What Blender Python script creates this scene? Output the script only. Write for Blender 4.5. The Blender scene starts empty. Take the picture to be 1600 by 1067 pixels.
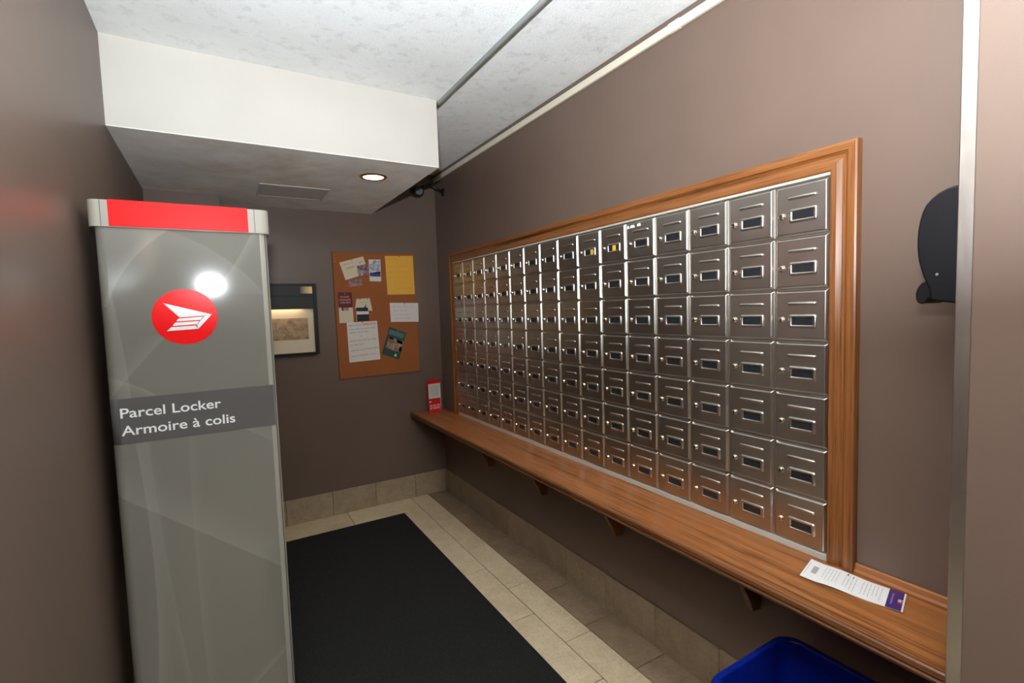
import bpy, bmesh, math, random
from mathutils import Matrix, Vector

# ------------------------------------------------------------------ camera, world, lights, exposure
SC = bpy.context.scene
COL = SC.collection
cam_d = bpy.data.cameras.new('camera')
cam_d.sensor_width = 36.0
cam_d.lens = 17.2844                      # 768.2 px focal length on a 1600 px wide frame
cam_d.clip_start = 0.02
cam = bpy.data.objects.new('camera', cam_d)
COL.objects.link(cam)
CAM = Vector((-1.4329, -0.7095, 1.3794))
yaw, pitch, roll = math.radians(30.698), math.radians(3.763), math.radians(1.851)
fw = Vector((math.sin(yaw) * math.cos(pitch), math.cos(yaw) * math.cos(pitch), -math.sin(pitch)))
ri0 = Vector((math.cos(yaw), -math.sin(yaw), 0))
dn0 = fw.cross(ri0)
ri = math.cos(roll) * ri0 + math.sin(roll) * dn0
dn = -math.sin(roll) * ri0 + math.cos(roll) * dn0
m = Matrix((ri, -dn, -fw)).transposed().to_4x4()
m.translation = CAM
cam.matrix_world = m
SC.camera = cam

world = bpy.data.worlds.new('world')
SC.world = world
world.use_nodes = True
world.node_tree.nodes['Background'].inputs[0].default_value = (0.5, 0.47, 0.44, 1)
world.node_tree.nodes['Background'].inputs[1].default_value = 0.05

vs = SC.view_settings
vs.view_transform = 'Standard'
vs.look = 'None'
vs.exposure = 0.0
vs.gamma = 1.0
vs.use_curve_mapping = False

# the photographer's flash, on the hot shoe above the lens and tilted up towards the ceiling
fl_d = bpy.data.lights.new('camera_flash', 'AREA')
fl_d.shape = 'RECTANGLE'
fl_d.size, fl_d.size_y = 0.07, 0.045
fl_d.energy = 138.0
fl_d.color = (0.86, 0.945, 1.0)
fl = bpy.data.objects.new('camera_flash', fl_d)
COL.objects.link(fl)
fl.location = (-1.449, -0.690, 1.575)
tilt, swing = math.radians(78), yaw + math.radians(16)
aim = Vector((math.sin(swing) * math.cos(tilt), math.cos(swing) * math.cos(tilt), math.sin(tilt)))
fl.rotation_euler = aim.to_track_quat('-Z', 'Y').to_euler()

# bare-bulb spill of the same flash head
fp_d = bpy.data.lights.new('camera_flash_spill', 'POINT')
fp_d.energy = 2.0
fp_d.color = (0.86, 0.945, 1.0)
fp_d.shadow_soft_size = 0.022
fp = bpy.data.objects.new('camera_flash_spill', fp_d)
COL.objects.link(fp)
fp.location = (-1.449, -0.690, 1.575)

E_DOWNLIGHT = 10.0
E_CASE = 0.9

# ------------------------------------------------------------------ geometry constants (metres)
XW = 0.010        # right wall plane; mailbox doors stand at x = 0
XL = -1.735       # left wall
YB = 2.784        # back wall
YN = -5.20        # wall behind the photographer
ZC = 2.392        # ceiling
ZS = 0.640        # top of the shelf
random.seed(7)

# ------------------------------------------------------------------ materials
MATS = {}
def mat(name, col, rough=0.5, metal=0.0, spec=0.5, coat=0.0, emit=None, estr=0.0):
    mt = bpy.data.materials.new(name)
    mt.use_nodes = True
    b = mt.node_tree.nodes['Principled BSDF']
    b.inputs['Base Color'].default_value = (*col, 1)
    b.inputs['Roughness'].default_value = rough
    b.inputs['Metallic'].default_value = metal
    b.inputs['Specular IOR Level'].default_value = spec
    b.inputs['Coat Weight'].default_value = coat
    b.inputs['Coat Roughness'].default_value = 0.06
    if emit:
        b.inputs['Emission Color'].default_value = (*emit, 1)
        b.inputs['Emission Strength'].default_value = estr
    MATS[name] = mt
    return mt

def nd(mt, kind, **kw):
    n = mt.node_tree.nodes.new(kind)
    for k, v in kw.items():
        if k in n.inputs.keys():
            n.inputs[k].default_value = v
        else:
            setattr(n, k, v)
    return n
def lk(mt, a, b):
    mt.node_tree.links.new(a, b)
def coords(mt, scale=(1, 1, 1), out='Object'):
    tc = nd(mt, 'ShaderNodeTexCoord')
    mp = nd(mt, 'ShaderNodeMapping')
    mp.inputs['Scale'].default_value = scale
    lk(mt, tc.outputs[out], mp.inputs['Vector'])
    return mp.outputs['Vector']
def noise(mt, vec, scale=5, detail=4, rough=0.5, dist=0.0):
    n = nd(mt, 'ShaderNodeTexNoise')
    n.inputs['Scale'].default_value = scale
    n.inputs['Detail'].default_value = detail
    n.inputs['Roughness'].default_value = rough
    n.inputs['Distortion'].default_value = dist
    lk(mt, vec, n.inputs['Vector'])
    return n.outputs['Fac']
def ramp(mt, fac, stops):
    r = nd(mt, 'ShaderNodeValToRGB')
    el = r.color_ramp.elements
    el[0].position, el[0].color = stops[0][0], (*stops[0][1], 1)
    el[1].position, el[1].color = stops[-1][0], (*stops[-1][1], 1)
    for p, c in stops[1:-1]:
        e = el.new(p)
        e.color = (*c, 1)
    lk(mt, fac, r.inputs['Fac'])
    return r.outputs['Color']
def mul(mt, a, b, kind='MULTIPLY', f=1.0):
    x = nd(mt, 'ShaderNodeMix', data_type='RGBA', blend_type=kind)
    x.inputs['Factor'].default_value = f
    lk(mt, a, x.inputs[6])
    lk(mt, b, x.inputs[7])
    return x.outputs[2]
def bsdf(mt):
    return mt.node_tree.nodes['Principled BSDF']
def bump(mt, h, strength=0.1, dist=0.002):
    b = nd(mt, 'ShaderNodeBump')
    b.inputs['Strength'].default_value = strength
    b.inputs['Distance'].default_value = dist
    lk(mt, h, b.inputs['Height'])
    lk(mt, b.outputs['Normal'], bsdf(mt).inputs['Normal'])
def setcol(mt, c):
    lk(mt, c, bsdf(mt).inputs['Base Color'])

def wall_mat():
    mt = mat('taupe_wallcovering', (0.148, 0.107, 0.086), 0.40, spec=0.38)
    v = coords(mt)
    n1 = noise(mt, v, 3.0, 3)
    setcol(mt, ramp(mt, n1, [(0.3, (0.145, 0.096, 0.073)), (0.7, (0.158, 0.106, 0.081))]))
    v2 = coords(mt, (900, 900, 260))
    bump(mt, noise(mt, v2, 1.0, 2), 0.12, 0.0012)
wall_mat()

def ceil_mat(name, lo, hi, sc):
    mt = mat(name, hi, 0.85, spec=0.2)
    v = coords(mt)
    a = noise(mt, v, sc, 6, 0.65)
    b = noise(mt, v, sc * 7, 4, 0.6)
    ca = ramp(mt, a, [(0.36, lo), (0.56, hi)])
    cb = ramp(mt, b, [(0.34, (0.89, 0.89, 0.89)), (0.46, (1, 1, 1))])
    setcol(mt, mul(mt, ca, cb))
    bump(mt, noise(mt, v, 140, 5, 0.7), 0.55, 0.004)
ceil_mat('stippled_ceiling', (0.85, 0.85, 0.84), (0.905, 0.905, 0.90), 3.2)

def soffit_mat():
    mt = mat('white_painted_plaster', (0.64, 0.62, 0.58), 0.6, spec=0.3)
    v = coords(mt)
    setcol(mt, ramp(mt, noise(mt, v, 4, 3), [(0.3, (0.56, 0.52, 0.465)), (0.7, (0.59, 0.55, 0.495))]))
soffit_mat()

def soffit_under():
    mt = mat('stained_stipple', (0.6, 0.58, 0.55), 0.9, spec=0.2)
    v = coords(mt)
    a = ramp(mt, noise(mt, v, 5, 6, 0.65), [(0.3, (0.72, 0.68, 0.63)), (0.65, (0.88, 0.84, 0.79))])
    s = ramp(mt, noise(mt, v, 2.2, 4, 0.7, 0.6), [(0.52, (1, 1, 1)), (0.75, (0.82, 0.72, 0.58))])
    setcol(mt, mul(mt, a, s))
    bump(mt, noise(mt, v, 130, 5, 0.7), 0.55, 0.004)
soffit_under()

def wood_mat(name, axis, tone=1.0):
    mt = mat(name, (0.4, 0.17, 0.05), 0.34, spec=0.45)
    big = {'Y': (34, 1.0, 34), 'Z': (34, 34, 1.0), 'X': (1.0, 34, 34)}[axis]
    fine = {'Y': (300, 6, 300), 'Z': (300, 300, 6), 'X': (6, 300, 300)}[axis]
    n1 = noise(mt, coords(mt, big), 1.0, 7, 0.66, 1.2)
    n2 = noise(mt, coords(mt, fine), 1.0, 3, 0.6)
    t = tone * 0.92
    c1 = ramp(mt, n1, [(0.36, (0.120 * t, 0.047 * t, 0.015 * t)), (0.42, (0.310 * t, 0.107 * t, 0.029 * t)),
                       (0.55, (0.400 * t, 0.145 * t, 0.041 * t)), (0.72, (0.470 * t, 0.185 * t, 0.062 * t))])
    c2 = ramp(mt, n2, [(0.36, (0.55, 0.48, 0.42)), (0.50, (1, 1, 1))])
    setcol(mt, mul(mt, c1, c2, f=0.75))
    bump(mt, n2, 0.12, 0.0008)
wood_mat('oak_lengthwise', 'Y')
wood_mat('oak_frame_long', 'Y', 0.74)
wood_mat('oak_upright', 'Z', 0.74)
wood_mat('oak_dark', 'Y', 0.42)
wood_mat('oak_bracket', 'Z', 0.5)

def tile_mat(name, a, b, sc=9.0):
    mt = mat(name, a, 0.42, spec=0.4)
    oi = nd(mt, 'ShaderNodeObjectInfo')
    tc = nd(mt, 'ShaderNodeTexCoord')
    ad = nd(mt, 'ShaderNodeVectorMath', operation='ADD')
    sc3 = nd(mt, 'ShaderNodeVectorMath', operation='SCALE')
    sc3.inputs['Scale'].default_value = 3.7
    lk(mt, oi.outputs['Location'], sc3.inputs[0])
    lk(mt, tc.outputs['Object'], ad.inputs[0])
    lk(mt, sc3.outputs[0], ad.inputs[1])
    n1 = noise(mt, ad.outputs[0], sc, 6, 0.65, 0.3)
    n2 = noise(mt, ad.outputs[0], sc * 8, 4, 0.6)
    c = ramp(mt, n1, [(0.3, b), (0.62, a)])
    c2 = ramp(mt, n2, [(0.3, (0.84, 0.82, 0.8)), (0.55, (1, 1, 1))])
    c3 = ramp(mt, oi.outputs['Random'], [(0, (0.93, 0.92, 0.9)), (1, (1, 1, 1))])
    setcol(mt, mul(mt, mul(mt, c, c2), c3))
    bump(mt, n2, 0.15, 0.001)
tile_mat('beige_floor_tile', (0.74, 0.60, 0.405), (0.61, 0.475, 0.31))
tile_mat('brown_border_tile', (0.30, 0.215, 0.14), (0.21, 0.145, 0.09), 11)
tile_mat('beige_base_tile', (0.42, 0.32, 0.215), (0.33, 0.235, 0.15), 11)
tile_mat('shaded_base_tile', (0.33, 0.245, 0.16), (0.25, 0.175, 0.11), 11)  # same base tile, darkened: shade below the shelf put into the colour
mat('grout', (0.13, 0.10, 0.075), 0.95, spec=0.1)

def mat_carpet():
    mt = mat('charcoal_carpet', (0.011, 0.011, 0.011), 1.0, spec=0.12)
    v = coords(mt)
    n = noise(mt, v, 320, 3, 0.7)
    setcol(mt, ramp(mt, n, [(0.35, (0.009, 0.009, 0.009)), (0.62, (0.040, 0.039, 0.037))]))
    bump(mt, n, 0.9, 0.006)
mat_carpet()
mat('black_rubber', (0.012, 0.011, 0.012), 0.7, spec=0.3)

def steel(name, base, rough, scale=(40, 40, 900)):
    mt = mat(name, base, rough, 1.0)
    v = coords(mt, scale)
    n = noise(mt, v, 1.0, 3, 0.6)
    r = nd(mt, 'ShaderNodeMapRange')
    r.inputs['To Min'].default_value = rough - 0.05
    r.inputs['To Max'].default_value = rough + 0.09
    lk(mt, n, r.inputs['Value'])
    lk(mt, r.outputs[0], bsdf(mt).inputs['Roughness'])
    v2 = coords(mt)
    oi = nd(mt, 'ShaderNodeObjectInfo')
    c = ramp(mt, noise(mt, v2, 14, 3), [(0.3, tuple(x * 0.9 for x in base)), (0.7, base)])
    c2 = ramp(mt, oi.outputs['Random'], [(0, (0.88, 0.87, 0.86)), (1, (1, 1, 1))])
    setcol(mt, mul(mt, c, c2))
    return mt
steel('brushed_steel', (0.66, 0.62, 0.57), 0.30)
steel('guard_steel', (0.62, 0.60, 0.57), 0.30, (500, 500, 12))
mat('nickel', (0.75, 0.68, 0.55), 0.18, 1.0)
mat('window_glass', (0.02, 0.022, 0.026), 0.12, spec=0.6)
mat('yellow_card', (0.75, 0.45, 0.03), 0.4)
mat('keyhole', (0.01, 0.01, 0.01), 0.6)
mat('white_strip', (0.52, 0.50, 0.44), 0.4)
mat('cream_plastic', (0.72, 0.66, 0.52), 0.4)
mat('grey_conduit', (0.50, 0.54, 0.52), 0.4, 0.25)
mat('red_plastic', (0.80, 0.011, 0.011), 0.25, spec=0.15)
mat('locker_cap_grey', (0.29, 0.262, 0.218), 0.38, spec=0.4)
mat('locker_post', (0.30, 0.272, 0.226), 0.35)
mat('seam_dark', (0.05, 0.048, 0.045), 0.6)
mat('band_grey', (0.100, 0.093, 0.090), 0.18, coat=0.1)
mat('print_white', (0.80, 0.80, 0.78), 0.3)
mat('dispenser_black', (0.007, 0.007, 0.009), 0.34, spec=0.32)
mat('dispenser_dark', (0.005, 0.0045, 0.005), 0.4, spec=0.3)
mat('dark_grey_screw', (0.2, 0.2, 0.2), 0.4)
mat('case_green_grey', (0.026, 0.026, 0.022), 0.5, spec=0.3)
mat('case_black', (0.006, 0.007, 0.0065), 0.45, spec=0.3)
mat('camera_black', (0.008, 0.009, 0.008), 0.4)
mat('brass_trim', (0.62, 0.42, 0.16), 0.28, 1.0)
def case_glint():
    mt = mat('case_glint', (0.03, 0.032, 0.03), 0.4)  # warm glint painted as an emission ramp along x
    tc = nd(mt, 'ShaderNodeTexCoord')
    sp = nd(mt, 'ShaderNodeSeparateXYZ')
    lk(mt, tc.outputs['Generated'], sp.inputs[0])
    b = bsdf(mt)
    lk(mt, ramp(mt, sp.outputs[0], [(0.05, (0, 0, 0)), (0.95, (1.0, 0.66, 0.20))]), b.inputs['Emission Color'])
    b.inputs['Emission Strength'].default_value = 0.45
case_glint()
mat('lamp_glow', (1, 0.9, 0.7), 0.5, emit=(1.0, 0.80, 0.48), estr=9.0)
mat('panel_grey', (0.56, 0.53, 0.49), 0.9, spec=0.1)

def plastic_blue():
    mt = mat('blue_plastic', (0.006, 0.035, 0.62), 0.32, spec=0.5)
    v = coords(mt)
    setcol(mt, ramp(mt, noise(mt, v, 30, 4), [(0.3, (0.002, 0.011, 0.17)), (0.7, (0.0025, 0.015, 0.22))]))
plastic_blue()

def cork():
    mt = mat('cork', (0.36, 0.13, 0.045), 0.9, spec=0.15)
    v = coords(mt)
    a = ramp(mt, noise(mt, v, 260, 3, 0.7), [(0.3, (0.25, 0.080, 0.026)), (0.65, (0.38, 0.130, 0.045))])
    setcol(mt, a)
    bump(mt, noise(mt, v, 300, 3), 0.3, 0.001)
cork()
mat('cork_edge', (0.10, 0.045, 0.02), 0.8)
def paper(name, c, r=0.55):
    mt = mat(name, c, r, spec=0.35)
    v = coords(mt)
    setcol(mt, ramp(mt, noise(mt, v, 60, 3), [(0.2, tuple(x * 0.94 for x in c)), (0.8, c)]))
paper('paper_white', (0.72, 0.66, 0.60))
paper('paper_bright', (0.85, 0.83, 0.80))
paper('paper_cream', (0.68, 0.57, 0.41))
paper('paper_yellow', (0.84, 0.43, 0.05))
paper('paper_maroon', (0.115, 0.012, 0.012), 0.35)
paper('paper_green', (0.022, 0.070, 0.058), 0.35)
paper('paper_teal', (0.08, 0.16, 0.15), 0.4)
paper('paper_purple', (0.065, 0.022, 0.15), 0.3)
paper('paper_red', (0.55, 0.012, 0.012), 0.4)
paper('paper_pink', (0.85, 0.36, 0.31), 0.4)
paper('ink_black', (0.012, 0.012, 0.016), 0.5)
paper('ink_grey', (0.30, 0.27, 0.27), 0.6)
paper('ink_light', (0.48, 0.46, 0.45), 0.6)
paper('ink_orange', (0.80, 0.22, 0.05), 0.5)
paper('ink_ochre', (0.55, 0.27, 0.03), 0.6)
paper('ink_bluish', (0.035, 0.035, 0.16), 0.4)
paper('ink_brown', (0.10, 0.04, 0.03), 0.5)
paper('ink_tan', (0.33, 0.20, 0.10), 0.5)
paper('ink_slate', (0.16, 0.18, 0.24), 0.5)
paper('ink_lilac', (0.45, 0.42, 0.62), 0.4)
paper('logo_red', (0.80, 0.05, 0.02), 0.4)

def photo_mat(name, c):
    """a small printed photograph: soft coloured patches"""
    mt = mat(name, c[0], 0.3)
    v = coords(mt)
    st = [(0.25 + 0.5 * i / (len(c) - 1), k) for i, k in enumerate(c)]
    setcol(mt, ramp(mt, noise(mt, v, 26, 3, 0.6, 0.4), st))
photo_mat('photo_blue', [(0.03, 0.03, 0.12), (0.25, 0.27, 0.38), (0.62, 0.6, 0.58), (0.7, 0.66, 0.6)])
photo_mat('photo_brown', [(0.06, 0.02, 0.015), (0.14, 0.04, 0.03), (0.30, 0.25, 0.28), (0.65, 0.6, 0.58)])
photo_mat('photo_dark', [(0.03, 0.03, 0.03), (0.13, 0.13, 0.12), (0.40, 0.16, 0.13), (0.5, 0.3, 0.27)])
photo_mat('photo_face', [(0.03, 0.02, 0.02), (0.17, 0.10, 0.06), (0.36, 0.24, 0.16), (0.6, 0.55, 0.45)])
photo_mat('photo_amber', [(0.17, 0.10, 0.055), (0.27, 0.17, 0.09), (0.42, 0.28, 0.15), (0.26, 0.17, 0.10)])

def locker_panel_mat():
    """satin grey print with pale overlapping arcs"""
    mt = mat('locker_print', (0.23, 0.23, 0.205), 0.09, spec=0.42)
    tc = nd(mt, 'ShaderNodeTexCoord')
    sp = nd(mt, 'ShaderNodeSeparateXYZ')
    lk(mt, tc.outputs['Object'], sp.inputs[0])
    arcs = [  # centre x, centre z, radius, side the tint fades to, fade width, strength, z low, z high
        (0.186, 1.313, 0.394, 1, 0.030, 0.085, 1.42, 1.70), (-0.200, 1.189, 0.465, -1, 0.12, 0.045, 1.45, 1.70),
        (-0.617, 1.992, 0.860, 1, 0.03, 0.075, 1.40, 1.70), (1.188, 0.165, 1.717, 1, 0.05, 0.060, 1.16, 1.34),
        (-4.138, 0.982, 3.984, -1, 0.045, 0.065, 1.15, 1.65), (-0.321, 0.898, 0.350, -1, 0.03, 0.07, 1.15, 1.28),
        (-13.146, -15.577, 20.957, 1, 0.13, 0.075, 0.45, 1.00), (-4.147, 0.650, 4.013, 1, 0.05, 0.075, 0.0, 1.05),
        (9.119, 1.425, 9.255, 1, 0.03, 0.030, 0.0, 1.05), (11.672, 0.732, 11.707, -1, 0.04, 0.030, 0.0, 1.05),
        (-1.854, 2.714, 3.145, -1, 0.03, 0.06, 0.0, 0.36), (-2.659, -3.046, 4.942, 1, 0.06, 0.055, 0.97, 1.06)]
    def M(op, a, b=None, clamp=False):
        n = nd(mt, 'ShaderNodeMath', operation=op, use_clamp=clamp)
        for i, q in enumerate((a, b)):
            if q is None:
                continue
            if isinstance(q, (int, float)):
                n.inputs[i].default_value = q
            else:
                lk(mt, q, n.inputs[i])
        return n.outputs[0]
    X, Z = sp.outputs[0], sp.outputs[2]
    total = None
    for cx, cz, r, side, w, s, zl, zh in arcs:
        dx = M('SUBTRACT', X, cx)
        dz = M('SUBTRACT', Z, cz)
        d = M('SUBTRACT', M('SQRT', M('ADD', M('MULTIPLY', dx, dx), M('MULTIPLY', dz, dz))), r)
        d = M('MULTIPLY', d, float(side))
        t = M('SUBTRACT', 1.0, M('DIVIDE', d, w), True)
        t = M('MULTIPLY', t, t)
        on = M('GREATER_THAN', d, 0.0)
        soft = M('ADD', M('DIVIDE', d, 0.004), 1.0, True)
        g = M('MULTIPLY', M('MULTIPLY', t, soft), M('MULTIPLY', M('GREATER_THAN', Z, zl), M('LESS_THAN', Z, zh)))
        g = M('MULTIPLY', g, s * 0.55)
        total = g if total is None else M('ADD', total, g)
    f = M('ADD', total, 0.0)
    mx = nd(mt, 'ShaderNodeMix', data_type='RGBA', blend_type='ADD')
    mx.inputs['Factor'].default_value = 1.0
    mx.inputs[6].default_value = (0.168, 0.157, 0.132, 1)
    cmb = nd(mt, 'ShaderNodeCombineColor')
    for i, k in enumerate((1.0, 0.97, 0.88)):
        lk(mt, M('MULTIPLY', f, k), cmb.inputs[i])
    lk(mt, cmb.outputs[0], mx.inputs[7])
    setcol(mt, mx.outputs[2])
locker_panel_mat()

# ------------------------------------------------------------------ mesh helpers
def finish(bm, smooth=False):
    bmesh.ops.recalc_face_normals(bm, faces=bm.faces)
    if smooth:
        for f in bm.faces:
            f.smooth = True
    return bm
def add_box(bm, a, b, bevel=0.0, seg=2):
    x0, y0, z0 = (min(a[i], b[i]) for i in range(3))
    x1, y1, z1 = (max(a[i], b[i]) for i in range(3))
    vs_ = [bm.verts.new(p) for p in ((x0, y0, z0), (x1, y0, z0), (x1, y1, z0), (x0, y1, z0),
                                     (x0, y0, z1), (x1, y0, z1), (x1, y1, z1), (x0, y1, z1))]
    fs = [bm.faces.new([vs_[i] for i in q]) for q in ((0, 3, 2, 1), (4, 5, 6, 7), (0, 1, 5, 4),
                                                      (1, 2, 6, 5), (2, 3, 7, 6), (3, 0, 4, 7))]
    if bevel > 0:
        es = list({e for f in fs for e in f.edges})
        bmesh.ops.bevel(bm, geom=es, offset=bevel, segments=seg, affect='EDGES', profile=0.5, clamp_overlap=True)
    return bm
def box(a, b, bevel=0.0, seg=2):
    return finish(add_box(bmesh.new(), a, b, bevel, seg))
def add_prism(bm, pts, axis, lo, hi):
    """extrude a 2-D outline along an axis; the outline gives the other two coordinates in order"""
    def mk(p, t):
        if axis == 'x': return (t, p[0], p[1])
        if axis == 'y': return (p[0], t, p[1])
        return (p[0], p[1], t)
    A = [bm.verts.new(mk(p, lo)) for p in pts]
    B = [bm.verts.new(mk(p, hi)) for p in pts]
    n = len(pts)
    bm.faces.new(A)
    bm.faces.new(B[::-1])
    for i in range(n):
        bm.faces.new((A[i], A[(i + 1) % n], B[(i + 1) % n], B[i]))
    return bm
def prism(pts, axis, lo, hi):
    return finish(add_prism(bmesh.new(), pts, axis, lo, hi))
def add_tube(bm, p0, p1, r0, r1=None, n=16):
    r1 = r0 if r1 is None else r1
    p0, p1 = Vector(p0), Vector(p1)
    d = (p1 - p0).normalized()
    u = d.orthogonal().normalized()
    w = d.cross(u)
    A, B = [], []
    for i in range(n):
        a = 2 * math.pi * i / n
        o = u * math.cos(a) + w * math.sin(a)
        A.append(bm.verts.new(p0 + o * r0))
        B.append(bm.verts.new(p1 + o * r1))
    bm.faces.new(A[::-1])
    bm.faces.new(B)
    for i in range(n):
        f = bm.faces.new((A[i], A[(i + 1) % n], B[(i + 1) % n], B[i]))
        f.smooth = True
    return bm
def tube(p0, p1, r0, r1=None, n=16):
    bm = add_tube(bmesh.new(), p0, p1, r0, r1, n)
    bmesh.ops.recalc_face_normals(bm, faces=bm.faces)
    return bm
def add_lathe(bm, c, prof, n=28, axis='z'):
    """revolve (radius, height) pairs about an axis through c"""
    rings = []
    for r, h in prof:
        ring = []
        for i in range(n):
            a = 2 * math.pi * i / n
            q = (r * math.cos(a), r * math.sin(a))
            if axis == 'z': p = (c[0] + q[0], c[1] + q[1], c[2] + h)
            elif axis == 'y': p = (c[0] + q[0], c[1] + h, c[2] + q[1])
            else: p = (c[0] + h, c[1] + q[0], c[2] + q[1])
            ring.append(bm.verts.new(p))
        rings.append(ring)
    for a, b in zip(rings, rings[1:]):
        for i in range(n):
            f = bm.faces.new((a[i], a[(i + 1) % n], b[(i + 1) % n], b[i]))
            f.smooth = True
    bm.faces.new(rings[0][::-1])
    bm.faces.new(rings[-1])
    return bm
def lathe(c, prof, n=28, axis='z'):
    bm = add_lathe(bmesh.new(), c, prof, n, axis)
    bmesh.ops.recalc_face_normals(bm, faces=bm.faces)
    return bm
def add_hexa(bm, q0, q1):
    """solid between two matching polygons"""
    A = [bm.verts.new(p) for p in q0]
    B = [bm.verts.new(p) for p in q1]
    n = len(A)
    bm.faces.new(A)
    bm.faces.new(B[::-1])
    for i in range(n):
        bm.faces.new((A[i], A[(i + 1) % n], B[(i + 1) % n], B[i]))
    return bm

def ploc(parent):
    p = Vector((0, 0, 0))
    while parent is not None:
        p += parent.location
        parent = parent.parent
    return p
def link(name, me, parent=None):
    o = bpy.data.objects.new(name, me)
    COL.objects.link(o)
    if parent is not None:
        o.parent = parent
    return o
def obj(name, bm, mt, parent=None, origin=None, wn=False):
    """one mesh object; shapes are given in world metres and moved into the parent's frame"""
    base = ploc(parent)
    if origin is not None:
        sh = Vector(origin)
    else:
        sh = base
    bmesh.ops.translate(bm, verts=bm.verts, vec=-sh)
    me = bpy.data.meshes.new(name)
    bm.to_mesh(me)
    bm.free()
    me.materials.append(MATS[mt])
    if wn:
        for p in me.polygons:
            p.use_smooth = True
        t = bpy.data.objects.new('tmp', me)
        COL.objects.link(t)
        md = t.modifiers.new('w', 'WEIGHTED_NORMAL')
        md.keep_sharp = False
        dg = bpy.context.evaluated_depsgraph_get()
        me2 = bpy.data.meshes.new_from_object(t.evaluated_get(dg))
        bpy.data.objects.remove(t)
        me2.name = name
        me = me2
    o = link(name, me, parent)
    if name in ('handwriting', 'printed_lines', 'barcode', 'heading_marks', 'paper_marks', 'heading'):
        o['kind'] = 'stuff'          # print too small to pick apart
    o.location = sh - base
    return o
def tag(o, label, cat, group=None):
    o['label'] = label
    o['category'] = cat
    if group:
        o['group'] = group
    return o
def thing(name, label, cat, loc, group=None):
    o = link(name, None)
    o.location = loc
    return tag(o, label, cat, group)
def struct(name, bm, mt):
    o = obj(name, bm, mt)
    o['kind'] = 'structure'
    return o

def text_bm(s, width, height, at, right, up, off, bold=0.0, align='LEFT'):
    """lettering as a flat mesh: `at` is the left end of the baseline, `right`/`up` unit vectors; scaled to width and cap height"""
    cu = bpy.data.curves.new('lettering', 'FONT')
    cu.body = s
    cu.size = 1.0
    cu.offset = bold
    cu.resolution_u = 4
    t = bpy.data.objects.new('lettering', cu)
    COL.objects.link(t)
    dg = bpy.context.evaluated_depsgraph_get()
    me = bpy.data.meshes.new_from_object(t.evaluated_get(dg))
    bpy.data.objects.remove(t)
    xs = [v.co.x for v in me.vertices]
    x0, x1 = min(xs), max(xs)
    kx = width / (x1 - x0)
    ky = height / 0.69
    at, right, up = Vector(at), Vector(right), Vector(up)
    bm = bmesh.new()
    bm.from_mesh(me)
    for v in bm.verts:
        v.co = at + right * ((v.co.x - x0) * kx) + up * (v.co.y * ky) + off * 1.0
    bpy.data.meshes.remove(me)
    return bm

# ------------------------------------------------------------------ the room
struct('wall_right', box((XW, YN, 0), (XW + 0.12, YB + 0.12, ZC + 0.1)), 'taupe_wallcovering')
struct('wall_back', box((XL - 0.12, YB, 0), (XW, YB + 0.12, ZC + 0.1)), 'taupe_wallcovering')
struct('wall_left', box((XL - 0.12, YN, 0), (XL, YB, ZC + 0.1)), 'taupe_wallcovering')
struct('wall_behind', box((XL - 0.12, YN - 0.12, 0), (XW + 0.12, YN, ZC + 0.1)), 'taupe_wallcovering')
struct('wall_partition', box((-0.280, YN, 0), (XW, -0.354, ZC)), 'taupe_wallcovering')
struct('wall_chase', box((XL, 2.542, 0), (-1.389, YB, 2.075)), 'taupe_wallcovering')
struct('ceiling', box((XL - 0.12, YN, ZC), (XW + 0.12, YB + 0.12, ZC + 0.1)), 'stippled_ceiling')
# dropped bulkhead: smooth white sides, stained stippled underside
sof = struct('ceiling_bulkhead', box((XL, 1.552, 2.079), (-0.470, YB, ZC)), 'white_painted_plaster')
so = obj('underside', box((XL, 1.5525, 2.075), (-0.4705, YB, 2.079)), 'stained_stipple', sof)

# floor: slab of grout with every tile laid on it
floor = struct('floor', box((XL - 0.12, YN - 0.12, -0.10), (XW + 0.12, YB + 0.12, -0.004)), 'grout')
TJ = 0.004
tile_cache = {}
def floor_tile(x0, x1, y0, y1, mt_name='beige_floor_tile'):
    x0, x1, y0, y1 = x0 + TJ / 2, x1 - TJ / 2, y0 + TJ / 2, y1 - TJ / 2
    if x1 - x0 < 0.01 or y1 - y0 < 0.01:
        return
    key = (round(x1 - x0, 4), round(y1 - y0, 4), mt_name)
    c = ((x0 + x1) / 2, (y0 + y1) / 2, 0)
    if key not in tile_cache:
        hx, hy = key[0] / 2, key[1] / 2
        o = obj('tile', box((-hx, -hy, -0.010), (hx, hy, 0.0), 0.0015, 1), mt_name, floor)
        tile_cache[key] = o.data
        o.location = c
    else:
        o = link('tile', tile_cache[key], floor)
        o.location = c
def clip_row(x0, x1, start, y_lo, y_hi, pitch=0.468, mt_name='beige_floor_tile'):
    k0 = math.floor((y_lo - start) / pitch)
    y = start + k0 * pitch
    while y < y_hi - 0.01:
        floor_tile(x0, x1, max(y, y_lo), min(y + pitch, y_hi), mt_name)
        y += pitch
XJ = -0.285
clip_row(XJ, -0.149, 0.872, YN, YB)
clip_row(-0.149, XW, 0.909, YN, YB, 0.305, 'brown_border_tile')
YR = 2.508
xr = XJ
i = 0
while xr > XL + 0.02:
    x0 = max(xr - 0.305, XL)
    clip_row(x0, xr, 1.104 + (0.234 if i % 2 else 0.0), YN, YR)
    xr -= 0.305
    i += 1
x = XJ
while x > XL + 0.02:
    floor_tile(max(x - 0.460, XL), x, YR, YB)
    x -= 0.460

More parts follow.
